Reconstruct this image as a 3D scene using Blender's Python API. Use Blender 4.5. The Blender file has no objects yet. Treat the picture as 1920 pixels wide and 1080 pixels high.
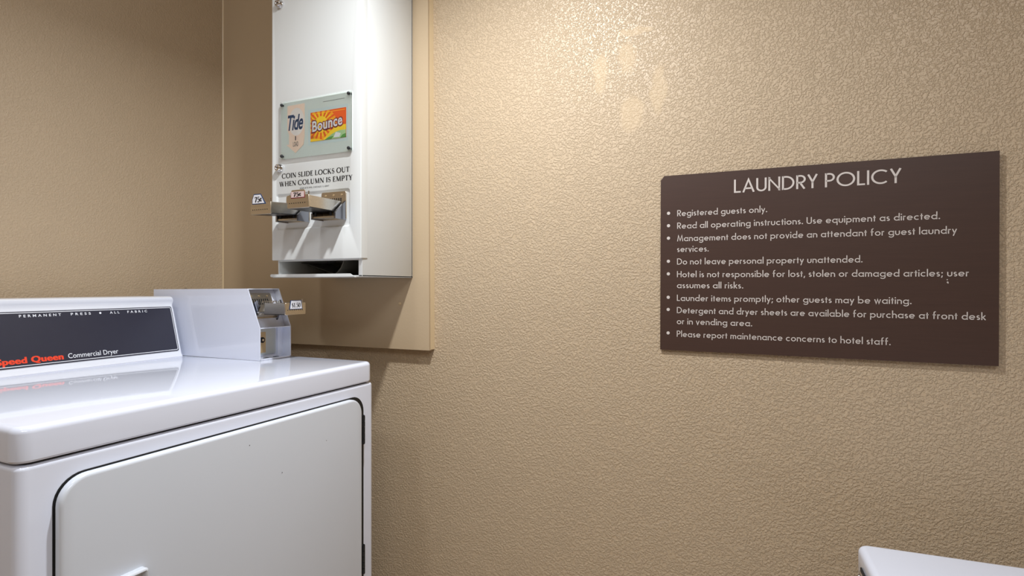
import bpy, bmesh, math, random
from mathutils import Vector, Matrix
random.seed(4)
PI = math.pi
SC = bpy.context.scene
COL = SC.collection

# ------------------------------------------------------------------ camera
cam_d = bpy.data.cameras.new('camera')
cam = bpy.data.objects.new('camera', cam_d)
COL.objects.link(cam)
cam_d.sensor_width = 36.0
cam_d.lens = 36.0 * 1052.1 / 1920.0
cam_d.shift_y = -3.6 / 1920.0
cam_d.clip_start = 0.02
cam.location = (1.547, -1.25, 1.09)
cam.rotation_euler = (PI / 2, 0, 0.42387)
SC.camera = cam

# ------------------------------------------------------------------ world, lamps, exposure
world = bpy.data.worlds.new('world')
SC.world = world
world.use_nodes = True
world.node_tree.nodes['Background'].inputs['Color'].default_value = (1.0, 0.97, 0.93, 1)
world.node_tree.nodes['Background'].inputs['Strength'].default_value = 0.0


def disk_lamp(name, loc, size, power, color, target, sx=None, spread=180):
    d = bpy.data.lights.new(name, 'AREA')
    d.shape = 'DISK' if sx is None else 'RECTANGLE'
    d.size = size
    if sx is not None:
        d.size_y = sx
    d.energy = power
    d.color = color
    d.spread = math.radians(spread)
    o = bpy.data.objects.new(name, d)
    COL.objects.link(o)
    o.location = loc
    o.rotation_euler = (Vector(target) - Vector(loc)).to_track_quat('-Z', 'Y').to_euler()
    return o


# a hooded lamp close to the wall above the frame, a ceiling bulb and an added, unseen soft fill further back
disk_lamp('hooded_lamp', (1.06, -0.58, 2.00), 0.06, 14.2, (0.93, 0.97, 1.0), (1.10, -0.38, 0.0), None, 155)
disk_lamp('ceiling_lamp', (0.66, -1.41, 2.40), 0.12, 5.0, (0.92, 0.96, 1.0), (0.72, -1.0, 1.0))
disk_lamp('rear_fill', (2.1, -1.9, 2.40), 1.2, 21.5, (0.86, 0.93, 1.0), (1.9, -1.7, 0.0), 0.35)

SC.view_settings.view_transform = 'Standard'
SC.view_settings.look = 'None'
SC.view_settings.gamma = 1.0
SC.view_settings.use_curve_mapping = False
SC.view_settings.exposure = -0.12


# ------------------------------------------------------------------ materials
def srgb(r, g, b):
    f = lambda c: (c / 255 / 12.92) if c / 255 <= 0.04045 else ((c / 255 + 0.055) / 1.055) ** 2.4
    return (f(r), f(g), f(b), 1)


def mat(name, color, rough=0.5, metal=0.0, spec=0.5, noise=0.0, nscale=30.0, bump=0.0, bscale=200.0, trans=0.0, alpha=1.0, coat=0.0):
    m = bpy.data.materials.new(name)
    m.use_nodes = True
    nt = m.node_tree
    b = nt.nodes['Principled BSDF']
    b.inputs['Roughness'].default_value = rough
    b.inputs['Metallic'].default_value = metal
    b.inputs['Specular IOR Level'].default_value = spec
    b.inputs['Transmission Weight'].default_value = trans
    b.inputs['Alpha'].default_value = alpha
    b.inputs['Coat Weight'].default_value = coat
    tc = nt.nodes.new('ShaderNodeTexCoord')
    n = nt.nodes.new('ShaderNodeTexNoise')
    n.inputs['Scale'].default_value = nscale
    n.inputs['Detail'].default_value = 3
    nt.links.new(tc.outputs['Object'], n.inputs['Vector'])
    mx = nt.nodes.new('ShaderNodeMix')
    mx.data_type = 'RGBA'
    c = Vector(color[:3])
    mx.inputs[6].default_value = (*(c * (1 - noise)), 1)
    mx.inputs[7].default_value = (*(c * (1 + noise)), 1)
    nt.links.new(n.outputs['Fac'], mx.inputs[0])
    nt.links.new(mx.outputs[2], b.inputs['Base Color'])
    if bump > 0:
        n2 = nt.nodes.new('ShaderNodeTexNoise')
        n2.inputs['Scale'].default_value = bscale
        n2.inputs['Detail'].default_value = 2
        nt.links.new(tc.outputs['Object'], n2.inputs['Vector'])
        bp = nt.nodes.new('ShaderNodeBump')
        bp.inputs['Strength'].default_value = 1.0
        bp.inputs['Distance'].default_value = bump
        nt.links.new(n2.outputs['Fac'], bp.inputs['Height'])
        nt.links.new(bp.outputs['Normal'], b.inputs['Normal'])
    return m


def wall_paint(name, color, height, rough, scale, patches=()):
    """Semi-gloss tan paint over a knocked-down plaster texture."""
    m = bpy.data.materials.new(name)
    m.use_nodes = True
    nt = m.node_tree
    N, Lk = nt.nodes, nt.links
    b = N['Principled BSDF']
    b.inputs['Specular IOR Level'].default_value = 0.75
    tc = N.new('ShaderNodeTexCoord')
    # swirly warped coordinates for the trowelled ridges
    wn = N.new('ShaderNodeTexNoise')
    wn.inputs['Scale'].default_value = scale * 0.55
    wn.inputs['Detail'].default_value = 1
    Lk.new(tc.outputs['Object'], wn.inputs['Vector'])
    wm = N.new('ShaderNodeVectorMath')
    wm.operation = 'MULTIPLY_ADD'
    wm.inputs[1].default_value = (0.9 / scale,) * 3
    Lk.new(wn.outputs['Color'], wm.inputs[0])
    Lk.new(tc.outputs['Object'], wm.inputs[2])
    n1 = N.new('ShaderNodeTexNoise')
    n1.inputs['Scale'].default_value = scale
    n1.inputs['Detail'].default_value = 4
    n1.inputs['Roughness'].default_value = 0.55
    Lk.new(wm.outputs[0], n1.inputs['Vector'])
    rp = N.new('ShaderNodeValToRGB')
    rp.color_ramp.elements[0].position = 0.40
    rp.color_ramp.elements[1].position = 0.62
    rp.color_ramp.interpolation = 'EASE'
    Lk.new(n1.outputs['Fac'], rp.inputs['Fac'])
    n2 = N.new('ShaderNodeTexNoise')
    n2.inputs['Scale'].default_value = 11.0
    n2.inputs['Detail'].default_value = 3
    Lk.new(tc.outputs['Object'], n2.inputs['Vector'])
    bp = N.new('ShaderNodeBump')
    bp.inputs['Distance'].default_value = height
    Lk.new(rp.outputs['Color'], bp.inputs['Height'])
    mx = N.new('ShaderNodeMix')
    mx.data_type = 'RGBA'
    c = Vector(color[:3])
    mx.inputs[6].default_value = (*(c * 0.96), 1)
    mx.inputs[7].default_value = (*(c * 1.04), 1)
    Lk.new(n2.outputs['Fac'], mx.inputs[0])
    col_out = mx.outputs[2]
    strength = None
    if patches:
        # touched-up spots of smoother, yellower, duller paint
        sep = N.new('ShaderNodeSeparateXYZ')
        pn = N.new('ShaderNodeTexNoise')
        pn.inputs['Scale'].default_value = 26.0
        pn.inputs['Detail'].default_value = 2
        Lk.new(tc.outputs['Object'], pn.inputs['Vector'])
        pv = N.new('ShaderNodeVectorMath')
        pv.operation = 'MULTIPLY_ADD'
        pv.inputs[1].default_value = (0.03,) * 3
        Lk.new(pn.outputs['Color'], pv.inputs[0])
        Lk.new(tc.outputs['Object'], pv.inputs[2])
        mask = None
        for (px, pz, rx, rz) in patches:
            s = N.new('ShaderNodeVectorMath')
            s.operation = 'SUBTRACT'
            s.inputs[1].default_value = (px + 0.015, 0, pz + 0.015)
            Lk.new(pv.outputs[0], s.inputs[0])
            d = N.new('ShaderNodeVectorMath')
            d.operation = 'MULTIPLY'
            d.inputs[1].default_value = (1 / rx, 0, 1 / rz)
            Lk.new(s.outputs[0], d.inputs[0])
            ln = N.new('ShaderNodeVectorMath')
            ln.operation = 'LENGTH'
            Lk.new(d.outputs[0], ln.inputs[0])
            mr = N.new('ShaderNodeMapRange')
            mr.inputs['From Min'].default_value = 1.15
            mr.inputs['From Max'].default_value = 0.8
            Lk.new(ln.outputs['Value'], mr.inputs['Value'])
            if mask is None:
                mask = mr.outputs['Result']
            else:
                mm = N.new('ShaderNodeMath')
                mm.operation = 'MAXIMUM'
                Lk.new(mask, mm.inputs[0])
                Lk.new(mr.outputs['Result'], mm.inputs[1])
                mask = mm.outputs[0]
        m2 = N.new('ShaderNodeMix')
        m2.data_type = 'RGBA'
        m2.inputs[7].default_value = (*(Vector((c[0] * 1.0, c[1] * 0.98, c[2] * 0.92))), 1)
        Lk.new(mask, m2.inputs[0])
        Lk.new(col_out, m2.inputs[6])
        col_out = m2.outputs[2]
        rr = N.new('ShaderNodeMapRange')
        rr.inputs['To Min'].default_value = rough
        rr.inputs['To Max'].default_value = 0.54
        Lk.new(mask, rr.inputs['Value'])
        Lk.new(rr.outputs['Result'], b.inputs['Roughness'])
        ss = N.new('ShaderNodeMapRange')
        ss.inputs['To Min'].default_value = 1.0
        ss.inputs['To Max'].default_value = 0.6
        Lk.new(mask, ss.inputs['Value'])
        Lk.new(ss.outputs['Result'], bp.inputs['Strength'])
    else:
        b.inputs['Roughness'].default_value = rough
    Lk.new(col_out, b.inputs['Base Color'])
    Lk.new(bp.outputs['Normal'], b.inputs['Normal'])
    return m


def brushed(name, color, rough=0.3, scale=(4, 300, 300), amt=0.15, metal=1.0):
    m = bpy.data.materials.new(name)
    m.use_nodes = True
    nt = m.node_tree
    b = nt.nodes['Principled BSDF']
    b.inputs['Metallic'].default_value = metal
    tc = nt.nodes.new('ShaderNodeTexCoord')
    mp = nt.nodes.new('ShaderNodeMapping')
    mp.inputs['Scale'].default_value = scale
    n = nt.nodes.new('ShaderNodeTexNoise')
    n.inputs['Scale'].default_value = 1.0
    n.inputs['Detail'].default_value = 4
    nt.links.new(tc.outputs['Object'], mp.inputs['Vector'])
    nt.links.new(mp.outputs['Vector'], n.inputs['Vector'])
    mx = nt.nodes.new('ShaderNodeMix')
    mx.data_type = 'RGBA'
    c = Vector(color[:3])
    mx.inputs[6].default_value = (*(c * (1 - amt)), 1)
    mx.inputs[7].default_value = (*(c * (1 + amt)), 1)
    nt.links.new(n.outputs['Fac'], mx.inputs[0])
    nt.links.new(mx.outputs[2], b.inputs['Base Color'])
    b.inputs['Roughness'].default_value = rough
    return m


TAN = srgb(193, 170, 140)
M = {}
M['wall_rough'] = wall_paint('textured_tan_paint', TAN, 0.0010, 0.47, 240.0,
                             patches=[(1.205, 1.575, 0.016, 0.045), (1.265, 1.60, 0.022, 0.035), (1.275, 1.475, 0.028, 0.04),
                                      (1.335, 1.52, 0.016, 0.05), (1.285, 1.655, 0.035, 0.010)])
M['wall_fine'] = wall_paint('fine_tan_paint', TAN, 0.0004, 0.5, 260.0)
M['board'] = mat('tan_painted_board', srgb(188, 166, 136), 0.45, noise=0.02, nscale=8, bump=0.0002, bscale=160)
M['ceiling'] = mat('white_ceiling', srgb(225, 220, 212), 0.9, bump=0.001, bscale=120)
M['floor'] = mat('beige_floor_tile', srgb(170, 150, 125), 0.4, noise=0.06, nscale=12)
M['enamel'] = mat('white_enamel', srgb(222, 226, 240), 0.06, spec=0.5, noise=0.006, nscale=5)
M['enamel_door'] = mat('white_enamel_door', srgb(212, 217, 226), 0.2, spec=0.5, noise=0.006, nscale=5)
M['cream'] = mat('cream_enamel', srgb(216, 218, 217), 0.3, noise=0.012, nscale=9, bump=0.00004, bscale=60)
M['plastic_white'] = mat('white_plastic', srgb(232, 234, 242), 0.25)
M['rubber_and_gap'] = mat('black_rubber_and_gap', srgb(18, 18, 20), 0.6)  # black small parts, also the painted shadow in the door gap
M['shade_inside'] = mat('shaded_chute_metal', srgb(96, 92, 84), 0.5, noise=0.1)  # dark tone stands for the shade inside the chute
M['black_panel'] = mat('charcoal_control_panel', srgb(44, 44, 58), 0.36, noise=0.05, nscale=60, bump=0.00005, bscale=900)
M['print_white'] = mat('white_print', srgb(232, 234, 240), 0.5)
M['print_black'] = mat('black_print', srgb(26, 25, 27), 0.5)
M['print_red'] = mat('red_orange_print', srgb(238, 66, 32), 0.5)
M['print_navy'] = mat('navy_print', srgb(22, 54, 96), 0.5)
M['chrome'] = mat('chrome', srgb(225, 225, 228), 0.09, metal=1.0)
M['chrome_dark'] = mat('shaded_chrome', srgb(150, 152, 160), 0.14, metal=1.0)
M['steel'] = brushed('brushed_steel', srgb(200, 197, 190), 0.24)
M['steel_warm'] = brushed('brushed_nickel', srgb(205, 195, 178), 0.3)
M['dark_metal'] = mat('dark_metal_and_shade', srgb(62, 63, 66), 0.35, metal=0.8)
M['galv'] = mat('galvanized_plate', srgb(190, 202, 212), 0.3, metal=0.7, noise=0.06, nscale=40)
M['brass'] = mat('tan_metal', srgb(190, 168, 132), 0.35, metal=0.5)
M['hole'] = mat('black_hole', srgb(10, 10, 10), 0.8)
M['plexi_back'] = mat('pale_green_backing', srgb(214, 224, 219), 0.35, noise=0.02)
M['plexi'] = mat('clear_acrylic', (0.985, 1.0, 0.99, 1), 0.03, trans=1.0)
M['plexi'].node_tree.nodes['Principled BSDF'].inputs['IOR'].default_value = 1.2
M['peach'] = mat('peach_paper', srgb(246, 220, 200), 0.6)
M['peach_pale'] = mat('pale_peach_paper', srgb(240, 232, 226), 0.6)
M['film'] = mat('pale_blue_film', srgb(205, 222, 222), 0.3)
M['orange'] = mat('orange_card', srgb(232, 92, 30), 0.4)
M['amber'] = mat('amber_card', srgb(246, 170, 30), 0.4)
M['yellow'] = mat('yellow_card', srgb(250, 212, 50), 0.4)
M['maroon'] = mat('maroon_print', srgb(122, 22, 44), 0.4)
M['green'] = mat('green_print', srgb(84, 150, 70), 0.4)
M['leafgreen'] = mat('pale_green_print', srgb(170, 205, 150), 0.4)
M['sign_brown'] = brushed('brown_brushed_laminate', srgb(66, 46, 39), 0.42, scale=(14, 400, 420), amt=0.16, metal=0.0)
M['sign_ink'] = mat('pale_taupe_lettering', srgb(206, 196, 190), 0.5)
M['tag_white'] = mat('white_price_card', srgb(224, 224, 230), 0.4)
M['tag_pink'] = mat('pinkish_price_card', srgb(205, 184, 180), 0.4)
M['paint_lump'] = mat('tan_paint_lump', srgb(214, 190, 152), 0.3)


# ------------------------------------------------------------------ mesh helpers
class MB:
    """Collects shapes; build() links them as ONE mesh object."""

    def __init__(self):
        self.v, self.f, self.mi = [], [], []

    def add(self, vs, fs, mi=0):
        o = len(self.v)
        self.v += [tuple(p) for p in vs]
        for f in fs:
            self.f.append(tuple(i + o for i in f))
            self.mi.append(mi)
        return self

    def loft(self, loops, mi=0, cap0=True, cap1=True):
        n = len(loops[0])
        vs = [p for lp in loops for p in lp]
        fs = []
        for k in range(len(loops) - 1):
            for i in range(n):
                j = (i + 1) % n
                fs.append((k * n + i, k * n + j, (k + 1) * n + j, (k + 1) * n + i))
        if cap0:
            fs.append(tuple(range(n - 1, -1, -1)))
        if cap1:
            fs.append(tuple((len(loops) - 1) * n + i for i in range(n)))
        return self.add(vs, fs, mi)

    def box(self, x0, x1, y0, y1, z0, z1, r=0.0, mi=0, seg=2):
        bm = bmesh.new()
        bmesh.ops.create_cube(bm, size=1.0)
        for v in bm.verts:
            v.co = Vector(((x0 + x1) / 2 + v.co.x * (x1 - x0), (y0 + y1) / 2 + v.co.y * (y1 - y0), (z0 + z1) / 2 + v.co.z * (z1 - z0)))
        if r > 0:
            bmesh.ops.bevel(bm, geom=list(bm.edges), offset=r, segments=seg, profile=0.5, affect='EDGES')
        bm.verts.index_update()
        self.add([v.co[:] for v in bm.verts], [[v.index for v in f.verts] for f in bm.faces], mi)
        bm.free()
        return self

    def prism(self, poly, fn, d0, d1, mi=0):
        return self.loft([[fn(u, v, d0) for u, v in poly], [fn(u, v, d1) for u, v in poly]], mi)

    def rod(self, p0, p1, r, n=14, mi=0, r1=None):
        p0, p1 = Vector(p0), Vector(p1)
        q = (p1 - p0).to_track_quat('Z', 'Y')
        r1 = r if r1 is None else r1
        ring = lambda p, rr: [p + q @ Vector((rr * math.cos(2 * PI * i / n), rr * math.sin(2 * PI * i / n), 0)) for i in range(n)]
        return self.loft([ring(p0, r), ring(p1, r1)], mi)

    def lathe(self, base, axis, prof, n=20, mi=0):
        base, q = Vector(base), Vector(axis).to_track_quat('Z', 'Y')
        loops = [[base + q @ Vector((r * math.cos(2 * PI * i / n), r * math.sin(2 * PI * i / n), h)) for i in range(n)] for r, h in prof]
        return self.loft(loops, mi)

    def build(self, name, mats, parent=None, root=None, angle=35, kind=None):
        me = bpy.data.meshes.new(name)
        off = Vector(root) if root is not None else Vector((0, 0, 0))
        me.from_pydata([Vector(p) - off for p in self.v], [], self.f)
        if not isinstance(mats, (list, tuple)):
            mats = [mats]
        for m in mats:
            me.materials.append(m if not isinstance(m, str) else M[m])
        for p, k in zip(me.polygons, self.mi):
            p.material_index = k
        bm = bmesh.new()
        bm.from_mesh(me)
        bmesh.ops.recalc_face_normals(bm, faces=bm.faces)
        for f in bm.faces:
            f.smooth = True
        lim = math.radians(angle)
        for e in bm.edges:
            e.smooth = len(e.link_faces) == 2 and e.calc_face_angle(9) < lim
        bm.to_mesh(me)
        bm.free()
        o = bpy.data.objects.new(name, me)
        COL.objects.link(o)
        if parent is not None:
            o.parent = parent
        elif root is not None:
            o.location = root
        if kind:
            o['kind'] = kind
        return o


def thing(name, label, cat, loc, rz=0.0, group=None):
    o = bpy.data.objects.new(name, None)
    COL.objects.link(o)
    o.empty_display_size = 0.05
    o.location = loc
    o.rotation_euler = (0, 0, rz)
    o['label'] = label
    o['category'] = cat
    if group:
        o['group'] = group
    return o


def rrect(u0, v0, u1, v1, r, n=6):
    r = max(r, 1e-5)
    out = []
    for cx, cy, a in ((u1 - r, v1 - r, 0), (u0 + r, v1 - r, 90), (u0 + r, v0 + r, 180), (u1 - r, v0 + r, 270)):
        for i in range(n + 1):
            t = math.radians(a + 90 * i / n)
            out.append((cx + r * math.cos(t), cy + r * math.sin(t)))
    return out


def rr_loops(fn, rect, r, steps, n=6):
    """steps: (inset, depth) pairs; rounded-rectangle loops mapped through fn(u, v, d)."""
    u0, v0, u1, v1 = rect
    return [[fn(u, v, d) for u, v in rrect(u0 + i, v0 + i, u1 - i, v1 - i, max(r - i, 0.0004), n)] for i, d in steps]


def rounded(r, d, k=4):
    """(inset, depth) steps of a quarter-round edge ending at depth d."""
    return [(r - r * math.cos(math.radians(90 * i / k)), d - r + r * math.sin(math.radians(90 * i / k))) for i in range(k + 1)]


# ------------------------------------------------------------------ lettering
def arc(cx, cy, rx, ry, a0, a1, n=16):
    return [(cx + rx * math.cos(math.radians(a0 + (a1 - a0) * i / n)), cy + ry * math.sin(math.radians(a0 + (a1 - a0) * i / n))) for i in range(n + 1)]


def strip(pts, w):
    """Polyline to a flat ribbon with mitred joins; w is a width or a list of widths."""
    n = len(pts)
    ws = w if isinstance(w, (list, tuple)) else [w] * n
    closed = (Vector(pts[0]) - Vector(pts[-1])).length < 1e-6
    vs = []
    for i in range(n):
        p = Vector(pts[i])
        a = Vector(pts[i - 1]) if i > 0 else (Vector(pts[-2]) if closed else None)
        b = Vector(pts[i + 1]) if i < n - 1 else (Vector(pts[1]) if closed else None)
        d0 = (p - a).normalized() if a is not None else None
        d1 = (b - p).normalized() if b is not None else None
        if d0 is None:
            d0 = d1
        if d1 is None:
            d1 = d0
        n0, n1 = Vector((-d0.y, d0.x)), Vector((-d1.y, d1.x))
        t = n0 + n1
        t = t / max(t.length, 1e-6)
        s = ws[i] / 2 / max(t.dot(n0), 0.38)
        vs += [p + t * s, p - t * s]
    return vs, [(2 * i, 2 * i + 1, 2 * i + 3, 2 * i + 2) for i in range(n - 1)]


def disc(cx, cy, r, n=14):
    return [(cx + r * math.cos(2 * PI * i / n), cy + r * math.sin(2 * PI * i / n)) for i in range(n)], [tuple(range(n))]


def sans(ch, w):
    """Geometric sans glyph: (width, [ribbons], [discs]); cap height 1."""
    h = w / 2
    X = 0.62
    c = X / 2
    r = c - h
    A, D = 1.05, -0.31
    ci = arc(c, c, r, r, 0, 360, 28)
    ra = 0.20
    if ch == ' ': return 0.20, [], []
    if ch == 'a': return 2 * c, [ci, [(2 * c - h, 0), (2 * c - h, X)]], []
    if ch == 'b': return 2 * c, [ci, [(h, 0), (h, A)]], []
    if ch == 'c': return 1.72 * c, [arc(c, c, r, r, 50, 310)], []
    if ch == 'd': return 2 * c, [ci, [(2 * c - h, 0), (2 * c - h, A)]], []
    if ch == 'e': return 2 * c, [arc(c, c, r, r, 0, 318, 24), [(h, c), (2 * c - h, c)]], []
    if ch == 'f': return 0.36, [[(0.14, 0), (0.14, A - 0.15 - h)] + arc(0.14 + 0.15, A - 0.15 - h, 0.15, 0.15, 180, 75, 8)[1:], [(0.0, X - h), (0.33, X - h)]], []
    if ch == 'g': return 2 * c, [ci, [(2 * c - h, X), (2 * c - h, -0.05)] + arc(c, -0.05, r, 0.21, 0, -155, 14)[1:]], []
    if ch in 'hn':
        return 2 * ra + w, [[(h, 0), (h, A if ch == 'h' else X)], arc(h + ra, X - h - ra, ra, ra, 180, 0, 14) + [(h + 2 * ra, 0)]], []
    if ch == 'm':
        q = 0.165
        return 4 * q + w, [[(h, 0), (h, X)], arc(h + q, X - h - q, q, q, 180, 0, 12) + [(h + 2 * q, 0)], arc(h + 3 * q, X - h - q, q, q, 180, 0, 12) + [(h + 4 * q, 0)]], []
    if ch == 'i': return w, [[(h, 0), (h, X)]], [(h, 0.86, w * 0.68)]
    if ch == 'k': return 0.44, [[(h, 0), (h, A)], [(h, 0.24), (0.40, X)], [(0.18, 0.34), (0.42, 0)]], []
    if ch == 'l': return w, [[(h, 0), (h, A)]], []
    if ch == 'o': return 2 * c, [ci], []
    if ch == 'p': return 2 * c, [ci, [(h, D), (h, X)]], []
    if ch == 'q': return 2 * c, [ci, [(2 * c - h, D), (2 * c - h, X)]], []
    if ch == 'r': return 0.30, [[(h, 0), (h, X)], arc(h + 0.17, X - h - 0.17, 0.17, 0.17, 180, 72, 8)], []
    if ch == 's':
        t = (X - 2 * h) / 4
        return 0.36, [arc(0.18, c + t, 0.11, t, 35, 270, 14) + arc(0.18, c - t, 0.125, t, 90, -145, 14)[1:]], []
    if ch == 't': return 0.28, [[(0.14, 0), (0.14, 0.84)], [(0, X - h), (0.28, X - h)]], []
    if ch == 'u': return 2 * ra + w, [[(h, X), (h, h + ra)] + arc(h + ra, h + ra, ra, ra, 180, 360, 14)[1:] + [(h + 2 * ra, X)]], []
    if ch == 'v': return 0.48, [[(0.05, X), (0.24, 0.02), (0.43, X)]], []
    if ch == 'w': return 0.72, [[(0.05, X), (0.21, 0.03), (0.36, X), (0.51, 0.03), (0.67, X)]], []
    if ch == 'y': return 0.48, [[(0.44, X), (0.12, D)], [(0.04, X), (0.25, 0.05)]], []
    if ch == '.': return 0.16, [], [(0.08, 0.08, 0.085)]
    if ch == ',': return 0.16, [[(0.12, 0.13), (0.04, -0.16)]], []
    if ch == ';': return 0.18, [[(0.13, 0.13), (0.04, -0.16)]], [(0.10, 0.50, 0.085)]
    rb = 0.245
    if ch in 'PR':
        y1 = 1 - h - 2 * rb
        s = [[(h, 0), (h, 1)], [(h, 1 - h), (0.24, 1 - h)] + arc(0.24, 1 - h - rb, rb, rb, 90, -90, 12)[1:] + [(h, y1)]]
        if ch == 'R':
            s.append([(0.22, y1), (0.47, 0)])
        return 0.53, s, []
    if ch == 'U': return 0.62, [[(h, 1), (h, 0.31)] + arc(0.31, 0.31, 0.31 - h, 0.31 - h, 180, 360, 16)[1:] + [(0.62 - h, 1)]], []
    if ch == 'M': return 0.86, [[(0.06, 0), (0.18, 0.96), (0.43, 0.12), (0.68, 0.96), (0.80, 0)]], []
    if ch == 'D': return 0.72, [[(h, 0), (h, 1)], [(h, 1 - h), (0.22, 1 - h)] + arc(0.22, 0.5, 0.5 - h, 0.5 - h, 90, -90, 18)[1:] + [(h, h)]], []
    if ch == 'H': return 0.64, [[(h, 0), (h, 1)], [(0.64 - h, 0), (0.64 - h, 1)], [(h, 0.54), (0.64 - h, 0.54)]], []
    if ch == 'L': return 0.42, [[(h, 1), (h, h), (0.42, h)]], []
    if ch == 'A': return 0.74, [[(0.05, 0), (0.37, 0.95), (0.69, 0)], [(0.15, 0.29), (0.59, 0.29)]], []
    if ch == 'N': return 0.70, [[(h, 0), (h, 0.9), (0.70 - h, 0.1), (0.70 - h, 1)], [(h, 0.8), (h, 1)], [(0.70 - h, 0), (0.70 - h, 0.2)]], []
    if ch == 'Y': return 0.58, [[(0.05, 1), (0.29, 0.46), (0.53, 1)], [(0.29, 0.5), (0.29, 0)]], []
    if ch == 'O': return 1.0, [arc(0.5, 0.5, 0.5 - h, 0.5 - h, 0, 360, 40)], []
    if ch == 'I': return w, [[(h, 0), (h, 1)]], []
    if ch == 'C': return 0.86, [arc(0.5, 0.5, 0.5 - h, 0.5 - h, 48, 312, 32)], []
    return 0.3, [], []


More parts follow.
